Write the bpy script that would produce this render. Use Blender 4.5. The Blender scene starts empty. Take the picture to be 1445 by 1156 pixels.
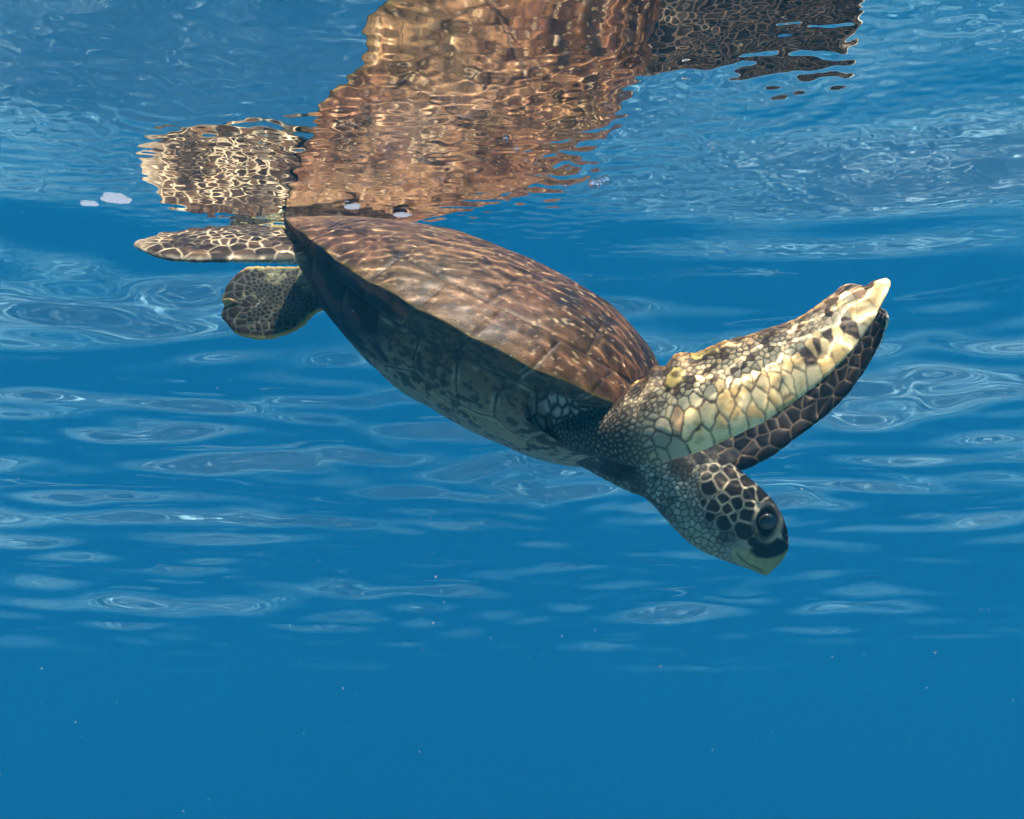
import bpy, math, random
import numpy as np
from mathutils.bvhtree import BVHTree
from mathutils import Vector

sc = bpy.context.scene
COL = sc.collection

# ------------------------------------------------------------------ camera
F = 1500.0                                   # focal length in photograph pixels (1445 wide)
PITCH = math.atan((985 - 578) / F)           # horizon sits low in the frame: the camera looks up
D = 0.75                                     # camera depth under the surface (z = 0), metres
cam = bpy.data.cameras.new('camera')
cam_o = bpy.data.objects.new('camera', cam)
COL.objects.link(cam_o)
sc.camera = cam_o
cam.sensor_width = 36
cam.lens = 36 * F / 1445
cam.clip_start = 0.01
cam.clip_end = 3000
cam_o.location = (0, 0, -D)
cam_o.rotation_euler = (math.pi / 2 + PITCH, 0, 0)

# ------------------------------------------------------------------ sky and sun
SUN_TILT, SUN_SIDE = 26.0, -12.0             # degrees away from the zenith, towards the camera / to the right
world = bpy.data.worlds.new('World')
sc.world = world
world.use_nodes = True
wn = world.node_tree
sky = wn.nodes.new('ShaderNodeTexSky')
sky.sky_type = 'NISHITA'
sky.sun_disc = False
sky.sun_elevation = math.radians(62)
sky.sun_rotation = math.radians(170)
wn.links.new(sky.outputs[0], wn.nodes['Background'].inputs[0])
wn.nodes['Background'].inputs[1].default_value = 0.06
sun = bpy.data.lights.new('sun', 'SUN')
sun_o = bpy.data.objects.new('sun', sun)
COL.objects.link(sun_o)
sun.energy = 5.0
sun.angle = math.radians(0.5)
sun.color = (1.0, 0.94, 0.84)
sun_o.rotation_euler = (math.radians(SUN_TILT), math.radians(-SUN_SIDE), 0)
sun.cycles.is_caustics_light = True

vs_ = sc.view_settings
vs_.view_transform = 'Standard'
vs_.look = 'None'
vs_.gamma = 1
vs_.use_curve_mapping = False
vs_.exposure = 2.5

cy = sc.cycles
cy.caustics_refractive = True                # the ripples focus the sun on the turtle
cy.caustics_reflective = False
cy.max_bounces = 6
cy.diffuse_bounces = 2
cy.transmission_bounces = 6
cy.glossy_bounces = 5
cy.transparent_max_bounces = 12
cy.volume_bounces = 2
cy.sample_clamp_indirect = 4.0
cy.sample_clamp_direct = 12.0
cy.use_denoising = True
cy.use_adaptive_sampling = True
cy.adaptive_threshold = 0.03

# ------------------------------------------------------------------ helpers
cp, sp = math.cos(PITCH), math.sin(PITCH)
CAM = np.array([0, 0, -D])

def proj(P):
    P = np.asarray(P, float)
    x, y, z = P[..., 0], P[..., 1], P[..., 2] + D
    fw, up = y * cp + z * sp, -y * sp + z * cp
    return np.stack([722.5 + F * x / fw, 578 - F * up / fw], -1)

def pdir(px, py):
    u, v = (px - 722.5) / F, (578 - py) / F
    return np.array([u, cp - v * sp, sp + v * cp])

def at(px, py, Y):                            # the point of a pixel at distance Y in front of the camera
    d = pdir(px, py)
    return CAM + d * (Y / d[1])

def on_plane(px, py, p0, n):
    d = pdir(px, py)
    return CAM + d * (np.dot(p0 - CAM, n) / np.dot(d, n))

def on_level(px, py, z):
    d = pdir(px, py)
    return CAM + d * ((z + D) / d[2])

def curve(xk, yk):                            # monotone cubic through the knots
    xk, yk = np.array(xk, float), np.array(yk, float)
    h = np.diff(xk)
    d = np.diff(yk) / h
    m = np.zeros_like(yk)
    m[0], m[-1] = d[0], d[-1]
    for i in range(1, len(xk) - 1):
        m[i] = 0 if d[i - 1] * d[i] <= 0 else 2 / (1 / d[i - 1] + 1 / d[i])
    def f(x):
        x = np.clip(np.asarray(x, float), xk[0], xk[-1])
        i = np.clip(np.searchsorted(xk, x) - 1, 0, len(h) - 1)
        t = (x - xk[i]) / h[i]
        return ((2*t**3 - 3*t**2 + 1) * yk[i] + (t**3 - 2*t**2 + t) * h[i] * m[i]
                + (-2*t**3 + 3*t**2) * yk[i + 1] + (t**3 - t**2) * h[i] * m[i + 1])
    return f

def spline(P, n):                             # Catmull-Rom through points, n samples by chord length
    P = np.asarray(P, float)
    k = np.r_[0, np.cumsum(np.linalg.norm(np.diff(P, axis=0), axis=1))]
    return spline_at(P, k, np.linspace(0, k[-1], n))

def spline_at(P, k, x):
    m = np.gradient(P, k, axis=0)
    i = np.clip(np.searchsorted(k, x, side='right') - 1, 0, len(k) - 2)
    h = (k[i + 1] - k[i])[:, None]
    t = ((x - k[i]) / (k[i + 1] - k[i]))[:, None]
    return ((2*t**3 - 3*t**2 + 1) * P[i] + (t**3 - 2*t**2 + t) * h * m[i]
            + (-2*t**3 + 3*t**2) * P[i + 1] + (t**3 - t**2) * h * m[i + 1])

def _hash(ix, iy, iz, seed):
    h = (ix.astype(np.int64) * 374761393 + iy.astype(np.int64) * 668265263 + iz.astype(np.int64) * 2147483647 + seed * 974634577) & 0xffffffff
    h = ((h ^ (h >> 13)) * 1274126177) & 0xffffffff
    h = ((h ^ (h >> 16)) * 2246822519) & 0xffffffff
    return ((h ^ (h >> 15)) & 0xffffff) / float(0xffffff)

def noise(P, seed=0):                         # value noise, 0..1
    P = np.asarray(P, float)
    i = np.floor(P)
    f = P - i
    f = f * f * (3 - 2 * f)
    x, y, z = i[..., 0], i[..., 1], i[..., 2]
    r = 0
    for a in (0, 1):
        for b in (0, 1):
            for c in (0, 1):
                w = (f[..., 0] if a else 1 - f[..., 0]) * (f[..., 1] if b else 1 - f[..., 1]) * (f[..., 2] if c else 1 - f[..., 2])
                r = r + w * _hash(x + a, y + b, z + c, seed)
    return r

def fbm(P, seed=0, o=4):
    r, a, s = 0, 0.5, 0
    for k in range(o):
        r = r + a * noise(P * (2.0 ** k), seed + k)
        s += a
        a *= 0.55
    return r / s

def sstep(a, b, x):
    t = np.clip((x - a) / (b - a), 0, 1)
    return t * t * (3 - 2 * t)

def mix(a, b, t):
    t = np.asarray(t)[..., None]
    return np.asarray(a) * (1 - t) + np.asarray(b) * t

def voronoi(Q, S, W=None):
    """nearest seed index, distance to the border with the second nearest, distance to the seed"""
    n = len(Q)
    idx, edge, d1o = np.zeros(n, int), np.zeros(n), np.zeros(n)
    W = np.zeros(len(S)) if W is None else W
    for a in range(0, n, 20000):
        q = Q[a:a + 20000]
        d = np.sqrt(((q[:, None, :] - S[None]) ** 2).sum(-1)) - W[None]
        p = np.argpartition(d, 1, axis=1)[:, :2]
        r = np.arange(len(q))
        da, db = d[r, p[:, 0]], d[r, p[:, 1]]
        sw = da > db
        i1 = np.where(sw, p[:, 1], p[:, 0])
        i2 = np.where(sw, p[:, 0], p[:, 1])
        da, db = np.minimum(da, db), np.maximum(da, db)
        idx[a:a + 20000] = i1
        sep = np.sqrt(((S[i1] - S[i2]) ** 2).sum(-1)) + 1e-9
        D1, D2 = da + W[i1], db + W[i2]
        e1 = (D2 ** 2 - D1 ** 2) / (2 * sep)
        edge[a:a + 20000] = np.where((W[i1] == 0) & (W[i2] == 0), e1, (db - da) / 2)
        d1o[a:a + 20000] = da
    return idx, edge, d1o

def poisson(lo, hi, rfun, fixed, rng, tries=6000):
    P = [np.array(p, float) for p in fixed]
    A = np.zeros((len(P) + tries, 2))
    if P:
        A[:len(P)] = P
    n = len(P)
    c = lo + (np.array(hi) - lo) * rng.random((tries, 2))
    R = rfun(c)
    for p, r in zip(c, R):
        if n == 0 or ((A[:n] - p) ** 2).sum(1).min() > r * r:
            A[n] = p
            n += 1
    return A[:n].copy()

def mesh_from(name, V, Fc, col=None):
    V = np.ascontiguousarray(V, dtype=np.float32)
    Fc = np.asarray(Fc, dtype=np.int32)
    k = Fc.shape[1]
    me = bpy.data.meshes.new(name)
    me.vertices.add(len(V))
    me.vertices.foreach_set('co', V.ravel())
    me.loops.add(Fc.size)
    me.loops.foreach_set('vertex_index', Fc.ravel())
    me.polygons.add(len(Fc))
    me.polygons.foreach_set('loop_start', np.arange(0, Fc.size, k, dtype=np.int32))
    me.update(calc_edges=True)
    me.shade_smooth()
    if col is not None:
        set_col(me, col)
    return me

def set_col(me, col):
    a = me.attributes.new('col', 'FLOAT_COLOR', 'POINT')
    c = np.ones((len(col), 4), np.float32)
    c[:, :3] = np.clip(col, 0, 1)
    a.data.foreach_set('color', c.ravel())

def add(name, me, mat=None, parent=None):
    o = bpy.data.objects.new(name, me)
    COL.objects.link(o)
    if mat:
        o.data.materials.append(mat)
    o.parent = parent
    return o

def tag(o, label=None, cat=None, group=None, kind=None):
    for k, v in (('label', label), ('category', cat), ('group', group), ('kind', kind)):
        if v:
            o[k] = v
    return o

def grid_faces(n, m):
    i = np.arange(n * m).reshape(n, m)
    return np.stack([i[:-1, :-1], i[:-1, 1:], i[1:, 1:], i[1:, :-1]], -1).reshape(-1, 4)

def new_mat(name):
    m = bpy.data.materials.new(name)
    m.use_nodes = True
    return m, m.node_tree.nodes, m.node_tree.links

# ------------------------------------------------------------------ the sea: surface, water body, floor
def graded(lo, hi, fa, fb, step, g, cap):
    a = list(np.arange(fa, fb, step))
    r, s, x = [], step, a[-1]
    while x < hi:
        s = min(s * g, cap)
        x += s
        r.append(x)
    l, s, x = [], step, a[0]
    while x > lo:
        s = min(s * g, cap)
        x -= s
        l.append(x)
    return np.array(l[::-1] + a + r)

WAVES = []
rw = np.random.default_rng(1003)
for i in range(60):                           # swell and chop
    lam = 0.15 * (1.7 / 0.15) ** rw.random()
    th = rw.normal(math.radians(96), 0.55)
    WAVES.append((lam, th, 0.0165 * lam / (2 * math.pi) * (lam / 0.6) ** 0.15, rw.random() * 6.28, 0))
for i in range(12):                           # long, low swell
    lam = 2.0 * 3.4 ** rw.random()
    WAVES.append((lam, rw.normal(math.radians(92), 0.35), 0.017 * lam / (2 * math.pi), rw.random() * 6.28, 0))
for i in range(44):                           # small ripples, strongest around the animal
    lam = 0.0125 * (0.036 / 0.0125) ** rw.random()
    WAVES.append((lam, rw.normal(math.radians(98), 0.6), 0.0182 * lam / (2 * math.pi), rw.random() * 6.28, 1))
RINGS = [(205, 132, 0.035, 0.0004), (800, 225, 0.03, 0.0005), (1090, 125, 0.06, 0.0007)]

def sea_height(X, Y, SP_X=0.0, SP_Y=0.0):
    Z = np.zeros(X.shape)
    calm = 1 - .52 * np.exp(-(X / 1.1) ** 2 - ((Y - 1.15) / .6) ** 2)
    grow = calm * (1 + .5 * sstep(1.8, 4, Y) + .7 * sstep(4, 14, Y))
    SX, SY = SP_X + 0 * X, SP_Y + 0 * X
    for lam, th, amp, ph, kind in WAVES:
        if not kind:
            kx, ky = math.cos(th) * 2 * math.pi / lam, math.sin(th) * 2 * math.pi / lam
            Z += amp * grow * np.clip(1.7 - (np.abs(SX * kx) + np.abs(SY * ky)), 0, 1) * np.sin(kx * X + ky * Y + ph)
    k = (np.abs(X) < 1.6) & (Y > .3) & (Y < 2.7)              # the ripples die out away from the animal
    x, y, sx, sy = X[k], Y[k], SX[k], SY[k]
    near = np.exp(-(((x - 0.02) / 0.6) ** 2 + ((y - 1.43) / 0.33) ** 2))
    fade = sstep(1.6, 1.2, np.abs(x)) * sstep(.3, .6, y) * sstep(2.7, 2.2, y)
    patch = 0.3 + 1.15 * sstep(0.35, 0.68, fbm(np.stack([x * 1.3, y * 1.3, 0 * x], -1), 77, 2))
    fine = np.zeros(x.shape)
    for lam, th, amp, ph, kind in WAVES:
        if kind:
            kx, ky = math.cos(th) * 2 * math.pi / lam, math.sin(th) * 2 * math.pi / lam
            fine += amp * np.clip(1.7 - (np.abs(sx * kx) + np.abs(sy * ky)), 0, 1) * np.sin(kx * x + ky * y + ph)
    Z[k] += fine * fade * (.07 + .93 * near) * patch
    up = np.minimum(np.maximum(1.30 - Y, 0), .6)              # the sheet lifts towards the camera, which rounds the mirror image
    Z += .09 * up ** 2 * np.exp(-((X - .05) / 1.0) ** 2)
    c = np.array([-0.30, 1.56])               # the water sags a little where the back of the shell breaks it
    Z = Z + (-0.016 - SAG) * np.exp(-((X - c[0]) / .24) ** 2 - ((Y - c[1]) / .2) ** 2)
    h = on_level(1290, 225, 0)                # one steeper hump, where the sky shows through
    Z = Z + 0.010 * np.exp(-((X - h[0] - .25 * (Y - h[1])) / .26) ** 2 - ((Y - h[1] + .10) / .15) ** 2)
    for px, py, lam, amp in RINGS:
        c = on_level(px, py, 0)
        r = np.hypot(X - c[0], Y - c[1])
        Z = Z + amp * np.sin(2 * math.pi * r / lam) * np.exp(-(r / (2.2 * lam)) ** 2)
    return Z

SAG = 0.0
SAG = float(sea_height(np.array([-0.30]), np.array([1.56]))[0]) + 0.016

def build_sea():
    xs = graded(-80, 80, -0.55, 0.62, 0.0025, 1.022, 2.0)
    ys = graded(-14, 160, 0.98, 1.8, 0.0025, 1.0125, 2.0)
    X, Y = np.meshgrid(xs, ys)
    SX, SY = np.meshgrid(np.gradient(xs), np.gradient(ys))
    Z = sea_height(X, Y, SX, SY)
    me = mesh_from('sea_surface', np.stack([X, Y, Z], -1).reshape(-1, 3), grid_faces(*X.shape))
    m, n, l = new_mat('sea surface')
    n.clear()
    out = n.new('ShaderNodeOutputMaterial')
    fr = n.new('ShaderNodeFresnel')
    fr.inputs[0].default_value = 1.333
    gl = n.new('ShaderNodeBsdfGlossy')
    gl.inputs['Roughness'].default_value = 0
    gl.inputs['Color'].default_value = (1, 1, 1, 1)
    tr = n.new('ShaderNodeBsdfTransparent')
    rf = n.new('ShaderNodeBsdfRefraction')
    rf.inputs['Roughness'].default_value = 0
    rf.inputs['IOR'].default_value = 1.333
    m1, m2 = n.new('ShaderNodeMixShader'), n.new('ShaderNodeMixShader')
    m1.inputs[0].default_value = 0.93
    l.new(tr.outputs[0], m1.inputs[1])
    l.new(rf.outputs[0], m1.inputs[2])
    l.new(fr.outputs[0], m2.inputs[0])
    l.new(m1.outputs[0], m2.inputs[1])
    l.new(gl.outputs[0], m2.inputs[2])
    l.new(m2.outputs[0], out.inputs[0])
    o = tag(add('sea_surface', me, m), kind='structure')
    o.cycles.is_caustics_caster = True
    # floor of pale sand, falling away in front of the camera
    xs, ys = np.linspace(-90, 90, 120), np.linspace(-20, 170, 120)
    X, Y = np.meshgrid(xs, ys)
    Z = -10.0 - 0.14 * np.maximum(Y, -6) + 0.5 * (fbm(np.stack([X * .12, Y * .12, 0 * X], -1), 5) - .5)
    me = mesh_from('sea_floor', np.stack([X, Y, Z], -1).reshape(-1, 3), grid_faces(*X.shape))
    m, n, l = new_mat('pale sand')
    b = n['Principled BSDF']
    nz = n.new('ShaderNodeTexNoise')
    nz.inputs['Scale'].default_value = 0.35
    nz.inputs['Detail'].default_value = 6
    cr = n.new('ShaderNodeValToRGB')
    cr.color_ramp.elements[0].position, cr.color_ramp.elements[1].position = 0.42, 0.6
    cr.color_ramp.elements[0].color = (.38, .38, .36, 1)
    cr.color_ramp.elements[1].color = (.48, .48, .46, 1)
    tc = n.new('ShaderNodeTexCoord')
    l.new(tc.outputs['Object'], nz.inputs['Vector'])
    l.new(nz.outputs[0], cr.inputs[0])
    l.new(cr.outputs[0], b.inputs['Base Color'])
    b.inputs['Roughness'].default_value = 0.9
    o = tag(add('sea_floor', me, m), kind='structure')
    o.cycles.is_caustics_receiver = True

build_sea()

def build_water():
    x0, x1, y0, y1, z0, z1 = -95, 95, -25, 175, -45, 0.25
    V = [(x, y, z) for x in (x0, x1) for y in (y0, y1) for z in (z0, z1)]
    Fc = [(0, 1, 3, 2), (4, 6, 7, 5), (0, 4, 5, 1), (2, 3, 7, 6), (0, 2, 6, 4), (1, 5, 7, 3)]
    me = bpy.data.meshes.new('sea_water')
    me.from_pydata(V, [], Fc)
    m, n, l = new_mat('blue sea water')
    n.clear()
    out = n.new('ShaderNodeOutputMaterial')
    va, vb, ad = n.new('ShaderNodeVolumeScatter'), n.new('ShaderNodeVolumeAbsorption'), n.new('ShaderNodeAddShader')
    # scattering and absorption per metre, red green blue
    S, A = np.array([.0016, .0218, .0345]), np.array([.085, .044, .0250])
    ds, da = S.max(), A.max() / .9
    va.inputs['Color'].default_value = (*(S / ds), 1)
    va.inputs['Density'].default_value = ds
    vb.inputs['Color'].default_value = (*(1 - A / da), 1)
    vb.inputs['Density'].default_value = da
    l.new(va.outputs[0], ad.inputs[0])
    l.new(vb.outputs[0], ad.inputs[1])
    l.new(ad.outputs[0], out.inputs['Volume'])
    tag(add('sea_water', me, m), kind='stuff')  # the body of sea water, a scattering and absorbing volume

build_water()

# ------------------------------------------------------------------ materials of the animal
def attr_mat(name, rough=0.55, grain=0.25, scale=900, bump=0.0, sss=0.0):
    m, n, l = new_mat(name)
    b = n['Principled BSDF']
    at_ = n.new('ShaderNodeAttribute')
    at_.attribute_name = 'col'
    tc, nz = n.new('ShaderNodeTexCoord'), n.new('ShaderNodeTexNoise')
    nz.inputs['Scale'].default_value = scale
    nz.inputs['Detail'].default_value = 3
    l.new(tc.outputs['Object'], nz.inputs['Vector'])
    mr = n.new('ShaderNodeMapRange')
    mr.inputs['From Min'].default_value, mr.inputs['From Max'].default_value = .25, .75
    mr.inputs['To Min'].default_value, mr.inputs['To Max'].default_value = 1 - grain, 1 + grain
    l.new(nz.outputs[0], mr.inputs[0])
    mx = n.new('ShaderNodeVectorMath')
    mx.operation = 'SCALE'
    l.new(at_.outputs['Color'], mx.inputs[0])
    l.new(mr.outputs[0], mx.inputs['Scale'])
    l.new(mx.outputs[0], b.inputs['Base Color'])
    b.inputs['Roughness'].default_value = rough
    b.inputs['IOR'].default_value = 1.16      # skin and horn seen through water
    if bump:
        bp = n.new('ShaderNodeBump')
        bp.inputs['Strength'].default_value = bump
        bp.inputs['Distance'].default_value = 0.0015
        l.new(nz.outputs[0], bp.inputs['Height'])
        l.new(bp.outputs[0], b.inputs['Normal'])
    return m

SKIN = attr_mat('scaly skin', 0.5, 0.18, 700, 0.25)
HORN = attr_mat('worn horn scutes', 0.42, 0.22, 420, 0.35)
EYE = attr_mat('wet dark eye', 0.08, 0.0)
EYE.node_tree.nodes['Principled BSDF'].inputs['IOR'].default_value = 1.5

# ------------------------------------------------------------------ the turtle's shell
POSE = [-0.06911742311829924, 1.5488635146073546, -0.19897751126943883, 0.15662831081116094, 0.591400143514118, -0.14433546430987396]
SL, SW, SH, SB = 0.7304, 0.2926, 0.1638, 0.1079      # length, half width, dome height, belly depth
f_w = curve([0, .02, .06, .15, .3, .48, .62, .75, .86, .94, .98, 1], [0.0, .13, .27, .5, .78, .96, 1, .96, .8, .55, .34, .0])
f_h = curve([0, .08, .22, .42, .58, .72, .85, .94, 1], [.0, .2, .55, .91, 1, .95, .72, .38, .05])
f_b = curve([0, .06, .15, .3, .5, .7, .84, .92, 1], [0, .2, .5, .82, 1, 1, .85, .5, 0.])
f_m = curve([0, .25, .5, .75, 1], [0, -.10, -.16, -.08, .1])
f_u = curve([0, .15, .4, .6, .8, 1], [0, .14, .62, .9, 1, 1.0])

def rotm(r):
    c, s = np.cos(r), np.sin(r)
    Rx = np.array([[1, 0, 0], [0, c[0], -s[0]], [0, s[0], c[0]]])
    Ry = np.array([[c[1], 0, s[1]], [0, 1, 0], [-s[1], 0, c[1]]])
    Rz = np.array([[c[2], -s[2], 0], [s[2], c[2], 0], [0, 0, 1]])
    return Rz @ Ry @ Rx
RM, RP = rotm(POSE[3:]), np.array(POSE[:3])
LAT = RM @ np.array([0, 1.0, 0])              # towards the turtle's left, away from the camera

def shell(t, s, L=SL, W=SW, H=SH, B=SB):      # |s| <= 1 the dome, 1..2 the underside
    a = np.abs(s)
    w, zm = W * f_w(t), H * f_m(t)
    yd = np.clip(a, 0, 1)
    zd = zm + H * f_h(t) * (1 - yd ** 2) ** .85
    q = np.clip(a - 1, 0, 1)
    yu = 1 - .04 * q - .96 * q ** 1.25
    zu = zm - B * f_b(t) * f_u(q)
    return np.stack([(t - .5) * L, np.sign(s) * w * np.where(a <= 1, yd, yu), np.where(a <= 1, zd, zu)], -1)

def to_world(P):
    return P @ RM.T + RP

turtle = bpy.data.objects.new('sea_turtle', None)
COL.objects.link(turtle)
turtle.location = tuple(to_world(np.array([0, 0, -SB])))
tag(turtle, 'brown and cream sea turtle diving head down below the rippled sea surface', 'sea turtle')
bpy.context.view_layer.update()
T0 = np.array(turtle.location)

def build_shell():
    nt = 430
    tt = np.linspace(0, 1, nt)
    tt = .35 * tt + .65 * (1 - np.cos(tt * math.pi)) / 2
    ss = np.r_[np.linspace(-2, -1, 130)[:-1], -np.cos(np.linspace(0, math.pi, 340)) * .5 + np.linspace(-.5, .5, 340), np.linspace(1, 2, 130)[1:]]
    T, S = np.meshgrid(tt, ss, indexing='ij')
    P = shell(T, S)
    a, q = np.abs(S), np.clip(np.abs(S) - 1, 0, 1)
    x, y = P[..., 0], P[..., 1]
    # --- dome scutes: voronoi cells in plan
    vt, ct = [.06, .235, .42, .61, .80, .945], [.16, .345, .53, .715, .87]
    seeds, names = [], []
    for t in vt:
        seeds.append(((t - .5) * SL, 0)); names.append('vertebral_scute')
    for sgn in (-1, 1):
        for t in ct:
            seeds.append(((t - .5) * SL, sgn * .60 * SW * f_w(t))); names.append('costal_scute')
    seeds = np.array(seeds)
    wob = .012 * (fbm(np.stack([x * 14, y * 14, 0 * x], -1), 8, 3) - .5)
    Q = np.stack([x + wob, y - wob], -1).reshape(-1, 2)
    ci, ce, _ = voronoi(Q, seeds)
    ci, ce = ci.reshape(x.shape), ce.reshape(x.shape)
    # --- marginal scutes: a rim band cut across
    arc = np.r_[0, np.cumsum(np.hypot(np.diff(x[:, 0] * 0 + (tt - .5) * SL), np.diff(SW * f_w(tt))))]
    arc = (arc / arc[-1])[:, None] + 0 * x
    arc = arc + np.where(np.abs(S) > 1, .10 * (np.abs(S) - 1), 0)
    NM = 12
    mi = np.clip((arc * NM).astype(int), 0, NM - 1)
    md = (np.abs(arc * NM - np.round(arc * NM)) / NM) * 1.0
    md = np.where((np.round(arc * NM) == 0) | (np.round(arc * NM) == NM), 1, md)
    wl = SW * f_w(T)
    inner = np.maximum(1 - .045 / np.maximum(wl, .05), .35)          # rim about 45 mm wide
    rim_top = (a > inner) & (a <= 1.0000001)
    uw = fbm(np.stack([x * 22, q * 7, np.sign(S)], -1), 15, 3) - .5
    q_in = .21 + .05 * uw
    rim_bot = (q > 0) & (q <= q_in)
    rim = rim_top | rim_bot
    e_rim = np.where(a <= 1, np.abs(a - inner) * wl, np.abs(q - q_in) * wl * 1.0)
    # --- underside plates: cells of three rows on each side
    us, un = [], []
    for row, (qq, ts) in enumerate(((.34, (.05, .17, .29, .40, .505, .60, .685, .755)), (.58, (.09, .25, .40, .55, .70, .86)), (.86, (.10, .28, .46, .635, .80, .93)))):
        for t in ts:
            us.append(((t - .5) * SL, qq * .27)); un.append('inframarginal_scute' if row == 0 else 'plastron_scute')
    us = np.array(us)
    wv = .03 * np.stack([fbm(np.stack([x * 11, q * 3, np.sign(S)], -1), 16, 3) - .5, fbm(np.stack([x * 11, q * 3, np.sign(S)], -1), 17, 3) - .5], -1)
    ui, ue, _ = voronoi((np.stack([x, q * .27], -1) + wv).reshape(-1, 2), us)
    ui, ue = ui.reshape(x.shape), ue.reshape(x.shape)
    ue = np.minimum(ue, np.minimum(np.abs(q - q_in) * .2, np.abs(1 - q) * wl))
    sid = np.where(S < 0, 0, 1)
    ID = np.where(rim, 1000 + sid * 100 + mi, np.where(a <= 1, ci, 2000 + sid * 100 + ui))
    E = np.where(rim, np.minimum(np.abs(arc * NM - np.round(arc * NM)) / NM * 0.9, e_rim), np.where(a <= 1, np.minimum(ce, e_rim), ue))
    # the free edge where dome and underside meet is no seam
    # --- opening for the shoulder and neck
    hole_t = .775 + 1.6 * np.clip(q - .34, 0, 1) ** 1.6 + .05 * np.clip(.3 - q, 0, 1)
    hole = (T > hole_t) & (q > .17) & (q < .66)
    # --- relief
    du = np.gradient(P, axis=0); dv = np.gradient(P, axis=1)
    N = np.cross(du, dv)
    ln = np.linalg.norm(N, axis=-1, keepdims=True)
    N = N / np.maximum(ln, 1e-12)
    C = np.array([0, 0, 0.0])
    flip = np.sign((N * (P - C)).sum(-1).mean())
    N = N * flip
    top = a <= 1
    pts = P * 1.0
    big = fbm(pts * 9, 21, 4)
    mid = fbm(pts * 34, 31, 4)
    cs = seeds[np.clip(ci, 0, len(seeds) - 1)]
    ray = np.arctan2(y - cs[..., 1], x - cs[..., 0] + .05)
    rad = np.hypot(y - cs[..., 1], x - cs[..., 0] + .05)
    streak = fbm(np.stack([ray * 9, rad * 9, ci * 3.7], -1), 41, 4)
    along = fbm(np.stack([x * 9 + y * 5, y * 70 - x * 26, P[..., 2] * 60], -1), 51, 4)
    groove = np.exp(-(E / .0022) ** 2)
    swell = -.004 * np.exp(-(E / .014) ** 2)
    disp = np.where(top, -.0011 * groove + .12 * swell, -.0016 * groove + .35 * swell)
    disp = disp + .0022 * (big - .5) + .0014 * (mid - .5) + np.where(top, .0016 * (along - .5), 0)
    # the rim is a little scalloped towards the tail
    edge_w = np.exp(-((a - 1) / .05) ** 2)
    disp = disp + edge_w * .004 * (np.abs(np.sin(arc * NM * math.pi)) - .6) * sstep(.6, .1, T)
    P = P + N * disp[..., None]
    lip = np.exp(-((a - 1) / .10) ** 2)
    P[..., 2] += lip * (.011 * (fbm(np.stack([x * 9, np.sign(S) * 3, 0 * x], -1), 25, 3) - .5) + .0022 * np.abs(np.sin(arc * NM * math.pi)))
    # --- colours
    tan, brown, dark, olive, red = [np.array(c) for c in ((.155, .080, .036), (.052, .024, .0105), (.010, .0055, .0035), (.058, .037, .015), (.15, .05, .025))]
    c = mix(tan, brown, sstep(.38, .60, .55 * along + .45 * streak))
    c = mix(c, dark, .85 * sstep(.50, .66, .4 * streak + .35 * mid + .25 * along))
    c = mix(c, olive, .6 * sstep(.5, .7, big))
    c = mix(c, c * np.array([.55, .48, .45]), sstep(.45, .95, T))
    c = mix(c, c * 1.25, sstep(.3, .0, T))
    c = mix(c, np.array([.11, .045, .022]), .55 * sstep(.56, .72, fbm(pts * 15 + 4, 61, 4)))
    spot = fbm(pts * 22, 71, 3)
    c = mix(c, np.array([.02, .014, .01]), .9 * sstep(.68, .74, spot) * sstep(.4, .7, T))
    fine = fbm(np.stack([x * 20 + y * 12, y * 190 - x * 70, P[..., 2] * 150], -1), 57, 3)
    c = c * (.55 + .9 * fine)[..., None]
    speck = fbm(pts * 150, 58, 2)
    c = mix(c, np.array([.34, .24, .13]), .55 * sstep(.66, .78, speck))
    c = mix(c, np.array([.018, .010, .006]), .6 * sstep(.34, .24, speck))
    c = mix(c, dark * .8, .5 * groove)
    # olive edge of the rim
    c = mix(c, np.array([.10, .07, .025]), np.where(top, sstep(.975, 1.0, a), 0) * .6)
    # underside
    blot = .45 * fbm(pts * 50, 81, 4) + .55 * fbm(pts * 120, 84, 3)
    pale, grey = np.array([.30, .25, .15]), np.array([.105, .068, .035])  # flank tones lowered to paint its shade deeper
    cu = mix(grey, pale, sstep(.15, .75, q))
    cu = mix(cu, np.array([.035, .028, .02]), .9 * sstep(.52, .60, blot + .06 * (1 - sstep(.3, .75, q))))
    cu = mix(cu, np.array([.42, .37, .26]), .5 * sstep(.35, .65, fbm(pts * 40, 85, 3)) * np.exp(-((E - .0036) / .0016) ** 2))
    cu = mix(cu, np.array([.03, .03, .025]), .75 * np.exp(-(E / .0015) ** 2))
    cu = cu * (.72 + .56 * fbm(pts * 95, 83, 3))[..., None]
    rear = sstep(.50, .42, T + .20 * (mid - .5) + .22 * (q - .35)) 
    cu = mix(cu, mix(np.array([.020, .007, .004]), red * 1.2, .9 * sstep(.52, .66, fbm(pts * 26, 91, 4)) * sstep(.55, .15, q)), rear)
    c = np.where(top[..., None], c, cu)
    # --- cut into scutes
    W_ = to_world(P) - T0
    n, m = T.shape
    Fc = grid_faces(n, m)
    if flip < 0:
        pass
    Fc = Fc if flip > 0 else Fc[:, ::-1]
    fid = ID.reshape(-1)[Fc[:, 0]]
    fh = hole.reshape(-1)[Fc].any(1)
    V, CC = W_.reshape(-1, 3), c.reshape(-1, 3)
    car = bpy.data.objects.new('carapace', None); COL.objects.link(car); car.parent = turtle
    pla = bpy.data.objects.new('plastron', None); COL.objects.link(pla); pla.parent = turtle
    car['label'] = 'streaked brown upper shell'
    pla['label'] = 'pale blotched belly shell'
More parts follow.
